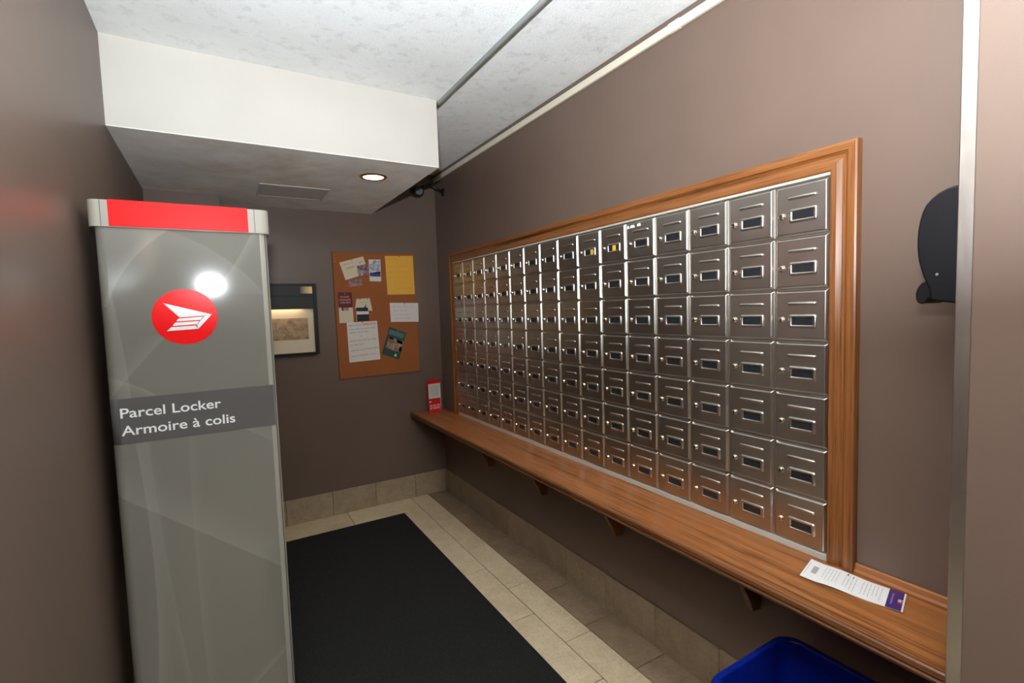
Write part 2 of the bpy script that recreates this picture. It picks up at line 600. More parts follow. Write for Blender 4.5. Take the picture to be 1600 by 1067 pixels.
# tiled baseboards
def base_run(name, ax, plane, sign, lo, hi, first, h=0.168, pitch=0.295, mt_name='beige_base_tile'):
    t = 0.010
    if ax == 'x':
        b = struct(name, box((lo, plane, 0), (hi, plane + sign * 0.003, h - 0.002)), 'grout')
    else:
        b = struct(name, box((plane, lo, 0), (plane + sign * 0.003, hi, h - 0.002)), 'grout')
    cache = {}
    k = math.floor((lo - first) / pitch)
    p = first + k * pitch
    while p < hi - 0.01:
        a, c = max(p, lo) + 0.0015, min(p + pitch, hi) - 0.0015
        if c - a > 0.01:
            key = round(c - a, 4)
            mid = (a + c) / 2
            loc = (mid, plane, 0) if ax == 'x' else (plane, mid, 0)
            if key not in cache:
                hw = key / 2
                if ax == 'x':
                    bm = box((-hw, sign * 0.002, 0), (hw, sign * t, h), 0.002, 2)
                else:
                    bm = box((sign * 0.002, -hw, 0), (sign * t, hw, h), 0.002, 2)
                o = obj('tile', bm, mt_name, b)
                cache[key] = o.data
            else:
                o = link('tile', cache[key], b)
            o.location = loc
        p += pitch
base_run('baseboard_back', 'x', YB, -1, -1.389, XW - 0.010, -0.244)
base_run('baseboard_right', 'y', XW, -1, -0.354, YB, 1.239, mt_name='shaded_base_tile')
base_run('baseboard_left', 'y', XL, 1, YN, 2.542, 0.2)
base_run('baseboard_partition', 'y', -0.280, -1, YN, -0.38, -0.38)

# ------------------------------------------------------------------ parcel locker
LX0, LX1, LY, LYB = -1.700, -1.290, 0.974, 1.430
LCX, LCY = (LX0 + LX1) / 2, (LY + LYB) / 2
lk_t = thing('parcel_locker', 'tall grey parcel locker with red top band and round red emblem by left wall', 'locker', (LCX, LCY, 0))
def rrect(x0, x1, y0, y1, r, n=6):
    out = []
    for cx, cy, a0 in ((x1 - r, y1 - r, 0), (x0 + r, y1 - r, 90), (x0 + r, y0 + r, 180), (x1 - r, y0 + r, 270)):
        for k in range(n + 1):
            a = math.radians(a0 + 90 * k / n)
            out.append((cx + r * math.cos(a), cy + r * math.sin(a)))
    return out
def rr_prism(x0, x1, y0, y1, r, z0, z1):
    bm = add_prism(bmesh.new(), rrect(x0, x1, y0, y1, r), 'z', z0, z1)
    bmesh.ops.recalc_face_normals(bm, faces=bm.faces)
    bm.normal_update()
    for f in bm.faces:
        f.smooth = len(f.verts) == 4
    for e in bm.edges:
        if any(len(f.verts) > 4 for f in e.link_faces):
            e.smooth = False
    return bm
obj('body', rr_prism(LX0, LX1, LY + 0.001, LYB, 0.022, 0.02, 1.640), 'locker_post', lk_t)
obj('plinth', rr_prism(LX0 + 0.02, LX1 - 0.02, LY + 0.02, LYB - 0.02, 0.02, 0, 0.02), 'seam_dark', lk_t)
# printed front sheet wraps a little way round both corner posts
def sheet(x0, x1, z0, z1, yoff, th):
    """thin sheet on the front that follows the left corner radius"""
    pts = []
    r = 0.022
    for k in range(0, 7):
        a = math.radians(180 + 90 * (k + 1) / 8)
        px, py = LX0 + r + (r + yoff) * math.cos(a), LY + r + (r + yoff) * math.sin(a)
        if px >= x0 - 0.03:
            pts.append((px, py))
    pts.append((LX0 + r, LY - yoff))
    pts.append((x1, LY - yoff))
    bm = bmesh.new()
    inn = [(p[0], p[1] + th) for p in pts]
    add_prism(bm, pts + inn[::-1], 'z', z0, z1)
    return finish(bm)
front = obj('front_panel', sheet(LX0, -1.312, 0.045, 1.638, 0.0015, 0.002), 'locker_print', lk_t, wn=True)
obj('post_seam', box((-1.3115, LY - 0.0008, 0.02), (-1.3095, LY + 0.004, 1.636)), 'locker_cap_grey', lk_t)
obj('post_seam', prism([(-1.2975, LY + 0.0062), (-1.2955, LY + 0.0078), (-1.2970, LY + 0.0100), (-1.3000, LY + 0.0080)], 'z', 0.02, 1.636), 'seam_dark', lk_t)
band = obj('title_band', sheet(LX0, -1.300, 1.045, 1.170, 0.0024, 0.0015), 'band_grey', lk_t, wn=True)
RX, UP, FR = (1, 0, 0), (0, 0, 1), Vector((0, -1, 0))
o = obj('lettering', text_bm('Parcel Locker', 0.236, 0.0262, (-1.678, LY - 0.0030, 1.1175), RX, UP, Vector((0, 0, 0)), 0.012), 'print_white', band)
o['label'] = 'white lettering Parcel Locker'
o = obj('lettering', text_bm('Armoire à colis', 0.270, 0.0262, (-1.6785, LY - 0.0030, 1.0690), RX, UP, Vector((0, 0, 0)), 0.012), 'print_white', band)
o['label'] = 'white lettering Armoire à colis'
# emblem
EC = (-1.5135, 1.3880)
ER = 0.0785
bm = bmesh.new()
add_prism(bm, [(EC[0] + ER * math.cos(2 * math.pi * k / 48), EC[1] + ER * math.sin(2 * math.pi * k / 48)) for k in range(48)], 'y', LY - 0.0022, LY - 0.0012)
emb = obj('emblem', finish(bm), 'red_plastic', lk_t)
emb['label'] = 'round red emblem with a white winged arrow'
def E_(p):
    return (EC[0] + (p[0] - 840) / 229 * ER, EC[1] - (p[1] - 911) / 191 * ER)
bm = bmesh.new()
for poly in ([(695, 815), (1028, 900), (978, 907), (800, 915)], [(790, 923), (972, 913), (950, 936), (774, 942)],
             [(766, 950), (940, 944), (924, 966), (746, 972)], [(737, 980), (918, 974), (925, 998), (706, 1006)],
             [(968, 911), (1028, 900), (925, 998), (908, 976), (938, 943)]):
    add_prism(bm, [E_(p) for p in poly], 'y', LY - 0.0028, LY - 0.0021)
obj('winged_arrow', finish(bm), 'print_white', emb)
# cap with red band
cap = obj('cap', rr_prism(-1.712, -1.283, LY - 0.008, LYB + 0.008, 0.022, 1.632, 1.702), 'locker_cap_grey', lk_t)
obj('red_band', box((-1.667, LY - 0.0105, 1.6335), (-1.340, LY - 0.006, 1.7035), 0.001, 1), 'red_plastic', cap)
for sx in (-1.6835, -1.3225):
    obj('seam', box((sx - 0.0007, LY - 0.0088, 1.633), (sx + 0.0007, LY - 0.006, 1.7015)), 'seam_dark', cap)

# ------------------------------------------------------------------ mailboxes
PY, PZ = 0.15415, 0.150
ZT = 1.710
WORD = ['', 'second', 'third', 'fourth', 'fifth', 'sixth', 'seventh', 'eighth', 'ninth', 'tenth', 'eleventh',
        'twelfth', 'thirteenth', 'fourteenth', 'fifteenth']
def mailbox_meshes():
    out = {}
    W2, H2 = 0.0742, 0.0724
    bm = bmesh.new()
    loops = []
    for ins, xx, rr in ((0.0, 0.0045, 0.0025), (0.0, 0.0010, 0.0025), (0.0006, -0.0004, 0.0025), (0.0014, -0.0014, 0.0022), (0.0050, -0.0062, 0.0020), (0.0062, -0.0071, 0.0018), (0.0080, -0.0075, 0.0015)):
        loops.append([bm.verts.new((xx, p[0], p[1])) for p in rrect(-W2 + ins, W2 - ins, -H2 + ins, H2 - ins, rr, 2)])
    for a, b in zip(loops, loops[1:]):
        n = len(a)
        for k in range(n):
            bm.faces.new((a[k], a[(k + 1) % n], b[(k + 1) % n], b[k]))
    bm.faces.new(loops[-1]); bm.faces.new(loops[0])
    finish(bm)
    o = obj('door', bm, 'brushed_steel', wn=True); out['door'] = o.data; bpy.data.objects.remove(o)
    bm = box((0.002, -PY / 2 + 0.0003, -PZ / 2), (0.0095, PY / 2 - 0.0003, PZ / 2))
    o = obj('case', bm, 'brushed_steel'); out['case'] = o.data; bpy.data.objects.remove(o)
    # pressed vent ridge
    bm = bmesh.new()
    n, kz = 8, 0.0052
    yl, yr, zc = 0.036, -0.046, 0.0335
    prof = [(-0.0072 - 0.0050 * math.sin(math.pi * k / n), zc + kz * math.cos(math.pi * k / n)) for k in range(n + 1)]
    ys = [(yl, 0.15), (yl - 0.003, 0.75), (yl - 0.006, 1.0), (yr + 0.006, 1.0), (yr + 0.003, 0.75), (yr, 0.15)]
    rows = []
    for y, s in ys:
        rows.append([bm.verts.new((-0.0072 + (p[0] + 0.0072) * s, y, zc + (p[1] - zc) * (0.4 + 0.6 * s))) for p in prof])
    for a, b in zip(rows, rows[1:]):
        for k in range(n):
            f = bm.faces.new((a[k], a[k + 1], b[k + 1], b[k])); f.smooth = True
    bm.faces.new(rows[0]); bm.faces.new(rows[-1][::-1])
    bmesh.ops.recalc_face_normals(bm, faces=bm.faces)
    o = obj('vent_ridge', bm, 'brushed_steel'); out['vent_ridge'] = o.data; bpy.data.objects.remove(o)
    # raised window frame: outer foot, crest, inner lip
    bm = bmesh.new()
    cy, cz = -0.0075, -0.0165
    rings = []
    for hw, hh, x, r in ((0.0400, 0.0200, -0.0070, 0.007), (0.0385, 0.0185, -0.0105, 0.006), (0.0355, 0.0155, -0.0120, 0.004),
                         (0.0305, 0.0120, -0.0120, 0.001), (0.0292, 0.0108, -0.0085, 0.0008)):
        rings.append([bm.verts.new((x, p[0], p[1])) for p in rrect(cy - hw, cy + hw, cz - hh, cz + hh, r, 3)])
    for a, b in zip(rings, rings[1:]):
        nn = len(a)
        for k in range(nn):
            f = bm.faces.new((a[k], a[(k + 1) % nn], b[(k + 1) % nn], b[k]))
            f.smooth = True
    bmesh.ops.recalc_face_normals(bm, faces=bm.faces)
    for f in bm.faces:
        pass
    o = obj('window_frame', bm, 'brushed_steel'); out['window_frame'] = o.data; bpy.data.objects.remove(o)
    for nm, mt, (a, b) in (('name_window', 'window_glass', (-0.0292, 0.0292)), ('name_card', 'yellow_card', (-0.0285, -0.008))):
        bm = box((-0.0090 if nm == 'name_window' else -0.0094, cy + a, cz - 0.0108), (-0.0076, cy + b, cz + 0.0108))
        o = obj(nm, bm, mt); out[nm] = o.data; bpy.data.objects.remove(o)
    bm = lathe((0, 0.0525, -0.0135), [(0.0098, -0.0072), (0.0098, -0.0086), (0.0078, -0.0098), (0.0076, -0.0140), (0.0062, -0.0152)], 20, 'x')
    o = obj('lock', bm, 'nickel'); out['lock'] = o.data; bpy.data.objects.remove(o)
    bm = box((-0.0156, 0.0525 - 0.0010, -0.0135 - 0.0042), (-0.0150, 0.0525 + 0.0010, -0.0135 + 0.0042))
    o = obj('keyhole', bm, 'keyhole'); out['keyhole'] = o.data; bpy.data.objects.remove(o)
    return out
MB = mailbox_meshes()
rowname = ['top row', 'second row from top', 'third row from top', 'middle row', 'third row from bottom', 'second row from bottom', 'bottom row']
for r in range(7):
    for c in range(16):
        if c == 0: cn = 'rightmost box'
        elif c == 15: cn = 'leftmost box'
        else: cn = WORD[c] + ' box from the right'
        extra = ''
        if r == 0 and c in (5, 6): extra = ', yellow card in window'
        if r == 0 and c == 4: extra = ', white marks along its top edge'
        lab = 'steel mailbox in %s, %s%s' % (rowname[r], cn, extra)
        t = thing('mailbox', lab, 'mailbox', (0.0, (c + 0.5) * PY, ZT - (r + 0.5) * PZ), 'steel mailboxes in the wall bank')
        link('case', MB['case'], t)
        d = link('door', MB['door'], t)
        # doors never sit perfectly flat: a hair of tilt each
        d.rotation_euler = (0, random.uniform(-0.004, 0.004), random.uniform(-0.006, 0.006))
        for nm in ('vent_ridge', 'window_frame', 'name_window', 'lock'):
            s = link(nm, MB[nm], d)
            if nm == 'lock':
                s.rotation_euler = (0, 0, 0)
        k = link('keyhole', MB['keyhole'], d)
        if r == 0 and c in (5, 6):
            y = link('name_card', MB['name_card'], d)
            y['label'] = 'yellow name card'
            if c == 5:
                y.location = (0, 0.014, 0); y.scale = (1, 1, 1)
        if r == 0 and c == 4:
            bm = bmesh.new()
            for (ya, yb, za, zb) in ((0.068, 0.054, 0.0485, 0.0600), (0.050, 0.024, 0.0490, 0.0600), (0.012, -0.008, 0.0505, 0.0610)):
                add_prism(bm, [(ya, za), (yb, za), (yb + 0.004, zb), (ya - 0.001, zb)], 'x', -0.0080, -0.0074)
            mk = obj('paper_marks', finish(bm), 'paper_bright')
            mk.parent = d
            mk['label'] = 'white paper marks'
# light strips that close the bank above and below
tag(obj('filler_strip', box((-0.006, 0.0, 1.7105), (0.0095, 16 * PY, 1.7185), 0.001, 1), 'white_strip'),
    'thin pale strip along the top of the mailbox bank under wooden frame', 'strip')
tag(obj('filler_strip', box((-0.004, 0.0, 0.6405), (0.0095, 16 * PY, 0.6595), 0.001, 1), 'white_strip'),
    'pale strip between the bottom mailboxes and the wooden shelf', 'strip')

# oak frame with mitred corners
FP = [(0.000, 0.0), (0.000, 0.017), (0.004, 0.0195), (0.016, 0.0195), (0.022, 0.0165), (0.028, 0.0140), (0.036, 0.0140), (0.042, 0.0185),
      (0.045, 0.0225), (0.062, 0.0235), (0.0665, 0.0215), (0.068, 0.0)]
fy0, fy1, fz1 = -0.001, 16 * PY + 0.001, 1.7190
frm = thing('mailbox_surround', 'moulded oak frame around the steel mailbox bank', 'frame', (XW, 8 * PY, ZS))
def moulding(fn_a, fn_b):
    bm = bmesh.new()
    add_hexa(bm, [fn_a(u, h) for u, h in FP], [fn_b(u, h) for u, h in FP])
    return finish(bm)
X_ = lambda h: XW - 0.0005 - h
o = obj('top_moulding', moulding(lambda u, h: (X_(h), fy0 - u, fz1 + u), lambda u, h: (X_(h), fy1 + u, fz1 + u)), 'oak_frame_long', frm)
o = obj('side_moulding', moulding(lambda u, h: (X_(h), fy0 - u, fz1 + u), lambda u, h: (X_(h), fy0 - u, ZS + 0.0005)), 'oak_upright', frm)
o = obj('side_moulding', moulding(lambda u, h: (X_(h), fy1 + u, fz1 + u), lambda u, h: (X_(h), fy1 + u, ZS + 0.0005)), 'oak_upright', frm)

# ------------------------------------------------------------------ shelf
SH0, SH1 = -0.352, YB - 0.001
sh = thing('wall_shelf', 'long worn oak shelf running below the mailboxes', 'shelf', (XW - 0.13, (SH0 + SH1) / 2, ZS - 0.03))
XF = -0.257
prof = [(XW - 0.001, ZS), (XF + 0.0085, ZS), (XF + 0.0085, ZS - 0.022), (XW - 0.001, ZS - 0.022)]
obj('board', prism([(p[0], p[1]) for p in prof], 'y', SH0, SH1), 'oak_lengthwise', sh)
prof = [(XF + 0.008, ZS), (XF + 0.003, ZS - 0.0008), (XF, ZS - 0.004), (XF, ZS - 0.015), (XF + 0.004, ZS - 0.018), (XF + 0.004, ZS - 0.021), (XF + 0.001, ZS - 0.025),
        (XF + 0.004, ZS - 0.032), (XF + 0.012, ZS - 0.035), (XF + 0.026, ZS - 0.035), (XF + 0.026, ZS - 0.0222), (XF + 0.008, ZS - 0.0222)]
obj('nosing', prism(prof, 'y', SH0, SH1), 'oak_dark', sh)
prof = [(XW - 0.001, ZS), (XW - 0.001, ZS + 0.026), (XW - 0.006, ZS + 0.027), (XW - 0.010, ZS + 0.024), (XW - 0.012, ZS + 0.012), (XW - 0.018, ZS + 0.007), (XW - 0.019, ZS)]
obj('back_moulding', prism(prof, 'y', SH0, fy0 - 0.0685), 'oak_lengthwise', sh)
for by in (2.0, 1.412, 0.846, 0.217):
    pts = [(XW - 0.001, ZS - 0.0225), (-0.205, ZS - 0.0225), (-0.205, ZS - 0.040), (-0.150, ZS - 0.075), (-0.085, ZS - 0.135), (-0.045, ZS - 0.205),
           (-0.030, ZS - 0.245), (XW - 0.001, ZS - 0.250)]
    obj('bracket', prism(pts, 'y', by - 0.011, by + 0.011), 'oak_bracket', sh)

# ------------------------------------------------------------------ floor mat
mt_ = thing('floor_mat', 'long charcoal entrance mat with black rubber edge on tiled floor', 'mat', (-0.85, 1.0, 0.0))
MX0, MX1, MY0, MY1 = -1.284, -0.413, -0.52, 2.535
def bevel_slab(x0, x1, y0, y1, h, s):
    bm = bmesh.new()
    add_hexa(bm, [(x0, y0, 0.0002), (x1, y0, 0.0002), (x1, y1, 0.0002), (x0, y1, 0.0002)],
             [(x0 + s, y0 + s, h), (x1 - s, y0 + s, h), (x1 - s, y1 - s, h), (x0 + s, y1 - s, h)])
    return finish(bm)
obj('rubber_edge', bevel_slab(MX0, MX1, MY0, MY1, 0.004, 0.006), 'black_rubber', mt_)
obj('carpet_pile', box((MX0 + 0.018, MY0 + 0.018, 0.0035), (MX1 - 0.018, MY1 - 0.018, 0.010), 0.003, 2), 'charcoal_carpet', mt_)

# ------------------------------------------------------------------ recycling bin
bn = thing('recycling_bin', 'open blue plastic recycling bin under the shelf', 'bin', (-0.205, -0.105, 0.0))
def bin_shell():
    bm = bmesh.new()
    bx0, bx1, by0, by1, H = -0.395, -0.018, -0.325, 0.112, 0.380
    loops = []
    def ring(ins, z, r):
        return [bm.verts.new((p[0], p[1], z)) for p in rrect(bx0 + ins, bx1 - ins, by0 + ins, by1 - ins, r, 6)]
    seq = [(0.055, 0.001, 0.03), (0.042, 0.10, 0.04), (0.028, 0.22, 0.045), (0.014, H - 0.035, 0.05), (0.001, H - 0.030, 0.055), (0.0, H - 0.004, 0.055), (0.002, H, 0.055),
           (0.014, H, 0.05), (0.017, H - 0.006, 0.05), (0.032, 0.22, 0.045), (0.046, 0.10, 0.04), (0.060, 0.006, 0.03)]
    loops = [ring(*s) for s in seq]
    for a, b in zip(loops, loops[1:]):
        n = len(a)
        for k in range(n):
            f = bm.faces.new((a[k], a[(k + 1) % n], b[(k + 1) % n], b[k])); f.smooth = True
    bm.faces.new(loops[0]); bm.faces.new(loops[-1])
    bmesh.ops.recalc_face_normals(bm, faces=bm.faces)
    return bm
obj('tub', bin_shell(), 'blue_plastic', bn, wn=True)
obj('hand_grip', box((-0.398, -0.17, 0.352), (-0.386, -0.04, 0.374), 0.004, 2), 'blue_plastic', bn)

# ------------------------------------------------------------------ steel corner guard on the partition
gx = -0.280
bm = bmesh.new()
add_prism(bm, [(gx + 0.020, -0.3535), (gx - 0.0012, -0.3525), (gx - 0.0024, -0.3538), (gx - 0.0024, -0.3745), (gx - 0.0012, -0.3752), (gx - 0.0002, -0.3745), (gx - 0.0002, -0.3538), (gx + 0.020, -0.3538)], 'z', 0.0, ZC - 0.001)
tag(obj('corner_guard', finish(bm), 'guard_steel'), 'vertical brushed steel guard on the edge of the near right partition', 'corner guard')

# ------------------------------------------------------------------ soap dispenser on the far face of the partition
dp = thing('soap_dispenser', 'rounded black soap dispenser with push lever beside the steel corner guard', 'dispenser', (-0.15, -0.352, 1.36))
body_pts = [(-0.353, 1.592), (-0.336, 1.590), (-0.322, 1.589), (-0.312, 1.587), (-0.299, 1.581), (-0.287, 1.572), (-0.278, 1.561), (-0.272, 1.547), (-0.268, 1.530), (-0.2655, 1.512),
            (-0.2645, 1.496), (-0.2645, 1.480), (-0.266, 1.462), (-0.268, 1.448), (-0.274, 1.424), (-0.281, 1.405), (-0.286, 1.392), (-0.288, 1.372), (-0.301, 1.367), (-0.339, 1.361), (-0.353, 1.361)]
bm = prism(body_pts, 'x', -0.205, -0.095)
es = [e for e in bm.edges if abs(e.verts[0].co.x - e.verts[1].co.x) < 1e-6]
bmesh.ops.bevel(bm, geom=es, offset=0.005, segments=2, affect='EDGES', profile=0.5, clamp_overlap=True)
obj('housing', finish(bm), 'dispenser_black', dp, wn=True)
bm = prism([(-0.350, 1.560), (-0.322, 1.556), (-0.298, 1.540), (-0.288, 1.510), (-0.287, 1.470), (-0.293, 1.430), (-0.303, 1.400), (-0.350, 1.392)], 'x', -0.2062, -0.204)
obj('side_panel', bm, 'dispenser_black', dp)
lev = [(-0.292, 1.412), (-0.281, 1.411), (-0.272, 1.406), (-0.266, 1.397), (-0.2625, 1.385), (-0.2630, 1.374), (-0.266, 1.366), (-0.272, 1.363), (-0.279, 1.366), (-0.284, 1.373), (-0.292, 1.376)]
bm = prism(lev, 'x', -0.200, -0.100)
es = [e for e in bm.edges if abs(e.verts[0].co.x - e.verts[1].co.x) < 1e-6]
bmesh.ops.bevel(bm, geom=es, offset=0.003, segments=2, affect='EDGES', profile=0.5, clamp_overlap=True)
obj('push_lever', finish(bm), 'dispenser_dark', dp)
obj('screw', lathe((-0.205, -0.2995, 1.421), [(0.0030, 0.0), (0.0030, -0.0010), (0.0018, -0.0018)], 14, 'x'), 'dark_grey_screw', dp)

# ------------------------------------------------------------------ raceway, conduit, lamps on ceiling
rc = thing('cable_raceway', 'cream cable raceway along the top of the mailbox wall', 'raceway', (XW, 1.3, 2.335))
for a, b in ((-0.352, 0.520), (0.524, YB - 0.002)):
    obj('cover', box((XW - 0.013, a, 2.335), (XW - 0.0002, b, 2.365), 0.002, 2), 'cream_plastic', rc)
obj('coupling', box((XW - 0.0145, 0.497, 2.333), (XW - 0.0002, 0.547, 2.367), 0.002, 2), 'cream_plastic', rc)
cd = thing('ceiling_conduit', 'grey round conduit crossing the white ceiling to the bulkhead', 'conduit', (-0.4565, 1.3, ZC - 0.013))
obj('pipe', tube((-0.4565, YN + 0.002, ZC - 0.0125), (-0.4565, YB - 0.002, ZC - 0.0125), 0.0120, n=20), 'grey_conduit', cd)
dl = thing('recessed_downlight', 'lit round recessed downlight with brass ring under the white bulkhead', 'downlight', (-0.712, 1.836, 2.075))
bm = bmesh.new()
prof = [(0.050, -0.0005), (0.053, -0.006), (0.066, -0.005), (0.069, -0.0005)]
rings = []
for r_, h_ in prof:
    rings.append([bm.verts.new((-0.712 + r_ * math.cos(2 * math.pi * k / 36), 1.836 + r_ * math.sin(2 * math.pi * k / 36), 2.075 + h_)) for k in range(36)])
for a, b in zip(rings, rings[1:]):
    for k in range(36):
        f = bm.faces.new((a[k], a[(k + 1) % 36], b[(k + 1) % 36], b[k])); f.smooth = True
bmesh.ops.recalc_face_normals(bm, faces=bm.faces)
obj('trim_ring', bm, 'brass_trim', dl)
obj('lens', lathe((-0.712, 1.836, 2.075), [(0.0505, -0.0005), (0.0505, -0.003), (0.03, -0.0045)], 36), 'lamp_glow', dl)
sd = bpy.data.lights.new('downlight_beam', 'SPOT')
sd.energy = E_DOWNLIGHT
sd.color = (1.0, 0.82, 0.58)
sd.spot_size = math.radians(120)
sd.spot_blend = 0.8
sd.shadow_soft_size = 0.045
so_ = bpy.data.objects.new('downlight_beam', sd)
COL.objects.link(so_)
so_.parent = dl
so_.location = (0, 0, -0.012)

# access panel set in the underside of the bulkhead
ap = thing('access_panel', 'flush grey access panel under the white bulkhead', 'access panel', (-1.035, 2.33, 2.075))
bm = bmesh.new()
for a, b in (((-1.208, 2.188), (-0.855, 2.200)), ((-1.208, 2.462), (-0.855, 2.474)), ((-1.208, 2.200), (-1.196, 2.462)), ((-0.867, 2.200), (-0.855, 2.462))):
    add_box(bm, (a[0], a[1], 2.0715), (b[0], b[1], 2.0748))
obj('rim', finish(bm), 'panel_grey', ap)
obj('flap', box((-1.194, 2.202, 2.0728), (-0.869, 2.460, 2.0748)), 'panel_grey', ap)

# security camera by the raceway in the far corner
sc_ = thing('security_camera', 'small black security camera high in the far right corner', 'camera', (XW, 2.62, 2.25))
def ellipsoid(c, rx, ry, rz, nu=18, nv=10):
    bm = bmesh.new()
    bmesh.ops.create_uvsphere(bm, u_segments=nu, v_segments=nv, radius=1.0)
    for v in bm.verts:
        v.co = Vector((c[0] + v.co.x * rx, c[1] + v.co.y * ry, c[2] + v.co.z * rz))
    for f in bm.faces:
        f.smooth = True
    return bm
obj('housing', ellipsoid((-0.190, 2.62, 2.222), 0.048, 0.055, 0.036), 'camera_black', sc_)
obj('lens_tube', tube((-0.195, 2.58, 2.215), (-0.205, 2.535, 2.205), 0.024, 0.026, 20), 'camera_black', sc_)
bm = bmesh.new()
add_tube(bm, (-0.165, 2.62, 2.245), (-0.090, 2.62, 2.275), 0.013, 0.013, 12)
add_tube(bm, (-0.095, 2.62, 2.275), (XW - 0.001, 2.62, 2.232), 0.010, 0.010, 12)
obj('arm', bm, 'camera_black', sc_)
obj('wall_plate', lathe((XW - 0.0005, 2.62, 2.232), [(0.028, 0.0), (0.028, -0.006), (0.022, -0.010)], 20, 'x'), 'camera_black', sc_)

# ------------------------------------------------------------------ notice case on the back wall
cs = thing('notice_case', 'dark shallow wall case with framed print half hidden behind the locker', 'display case', (-1.12, YB, 1.13))
cx0, cx1, cz0, cz1 = -1.372, -0.872, 1.130, 1.588
yf, yb_ = YB - 0.062, YB - 0.0005
obj('back_panel', box((cx0, yb_ - 0.006, cz0), (cx1, yb_, cz1)), 'case_black', cs)
for a, b in (((cx0, yf, cz0), (cx0 + 0.022, yb_ - 0.006, cz1)), ((cx1 - 0.022, yf, cz0), (cx1, yb_ - 0.006, cz1)),
             ((cx0 + 0.022, yf, cz0), (cx1 - 0.022, yb_ - 0.006, cz0 + 0.010)), ((cx0 + 0.022, yf, cz1 - 0.012), (cx1 - 0.022, yb_ - 0.006, cz1))):
    obj('frame_bar', box(a, b, 0.0015, 1), 'case_black', cs)
obj('header_panel', box((cx0 + 0.022, yf + 0.004, 1.514), (cx1 - 0.022, yf + 0.010, cz1 - 0.012)), 'case_green_grey', cs)
obj('rail', box((cx0 + 0.022, yf + 0.001, 1.502), (cx1 - 0.022, yf + 0.014, 1.514)), 'case_black', cs)
obj('visor', box((cx0 + 0.022, yf + 0.005, 1.424), (cx1 - 0.022, yf + 0.011, 1.502)), 'case_green_grey', cs)
mb_ = obj('mount_board', box((cx0 + 0.022, yb_ - 0.030, cz0 + 0.010), (cx1 - 0.022, yb_ - 0.026, 1.440)), 'paper_cream', cs)
obj('print', box((cx0 + 0.085, yb_ - 0.0310, 1.226), (-0.930, yb_ - 0.0298, 1.366)), 'photo_amber', mb_)
obj('glint_strip', box((-0.972, yf + 0.0025, 1.524), (cx1 - 0.026, yf + 0.0045, 1.568), 0.001, 1), 'case_glint', cs)  # added glowing strip standing in for a yellow glint on the header
ca = bpy.data.lights.new('case_fill', 'AREA')  # unseen warm fill light, added to brighten the paper in the case
ca.shape = 'RECTANGLE'
ca.size, ca.size_y = 0.40, 0.012
ca.energy = E_CASE
ca.color = (1.0, 0.72, 0.42)
co = bpy.data.objects.new('case_fill', ca)
COL.objects.link(co)
co.parent = cs
co.location = (-0.05, -0.046, 0.33)
co.rotation_euler = (math.radians(8), 0, 0)

# ------------------------------------------------------------------ corkboard and what is pinned on it
cb = thing('cork_board', 'frameless cork notice board on the back wall', 'notice board', (-0.46, YB, 0.94))
def quad_slab(pts, y0, y1):
    bm = bmesh.new()
    add_hexa(bm, [(p[0], y0, p[1]) for p in pts], [(p[0], y1, p[1]) for p in pts])
    return finish(bm)
CB = [(-0.751, 1.803), (-0.179, 1.805), (-0.170, 0.945), (-0.745, 0.937)]
obj('cork_sheet', quad_slab(CB, YB - 0.012, YB - 0.003), 'cork', cb)
obj('backing', quad_slab([(-0.753, 1.805), (-0.177, 1.807), (-0.168, 0.943), (-0.747, 0.935)], YB - 0.003, YB - 0.0004), 'cork_edge', cb)
YP = YB - 0.0122
def bil(q, u, v):
    """point in a quad TL,TR,BR,BL: u to the right, v downwards"""
    a = Vector(q[0]).lerp(Vector(q[1]), u)
    b = Vector(q[3]).lerp(Vector(q[2]), u)
    return a.lerp(b, v)
def pinned(name, label, cat, q, layer, mt, pins=((0.5, 0.04),), thick=0.0006, parts=()):
    y1 = YP - 0.0003 - layer * 0.0012
    c = bil(q, 0.5, 0.5)
    t = thing(name, label, cat, (c.x, y1, c.y), 'papers pinned to the cork board')
    obj('sheet', quad_slab(q, y1 - thick, y1), mt, t)
    for nm, m2, rects in parts:
        bm = bmesh.new()
        for r in rects:
            pts = [bil(q, u, v) for u, v in r]
            add_hexa(bm, [(p.x, y1 - thick - 0.0005, p.y) for p in pts], [(p.x, y1 - thick + 0.0001, p.y) for p in pts])
        obj(nm, finish(bm), m2, t)
    for u, v in pins:
        p = bil(q, u, v)
        obj('push_pin', lathe((p.x, y1 - thick, p.y), [(0.0035, 0.0), (0.0025, -0.004), (0.0042, -0.008), (0.0036, -0.010)], 12, 'y'), 'dark_grey_screw', t)
    return t
def R_(u0, v0, u1, v1):
    return [(u0, v0), (u1, v0), (u1, v1), (u0, v1)]
def words(rng, u0, u1, v, h, n, slope=0.0, gap=0.03):
    """a line of handwriting: short uneven strokes grouped in words"""
    out = []
    ws = [rng.uniform(0.6, 1.4) for _ in range(n)]
    tot = sum(ws)
    span = (u1 - u0) - gap * (n - 1)
    u = u0
    for w in ws:
        e = u + span * w / tot
        k = u
        while k < e - 0.004:
            st = rng.uniform(0.010, 0.022)
            k2 = min(k + st, e)
            j = rng.uniform(-0.3, 0.3) * h
            vv = v + slope * (k - u0)
            if rng.random() < 0.5:
                out.append([(k, vv + j - h * 0.22), (k2, vv - j - h * 0.22), (k2, vv - j + h * 0.1), (k, vv + j + h * 0.1)])
            else:
                t_ = 0.0045
                out.append([(k, vv - h * 0.5), (k + t_, vv - h * 0.5), (k + t_ * 1.8, vv + h * 0.5), (k + t_ * 0.8, vv + h * 0.5)])
            k = k2 + 0.003
        u = e + gap
    return out
rg = random.Random(3)
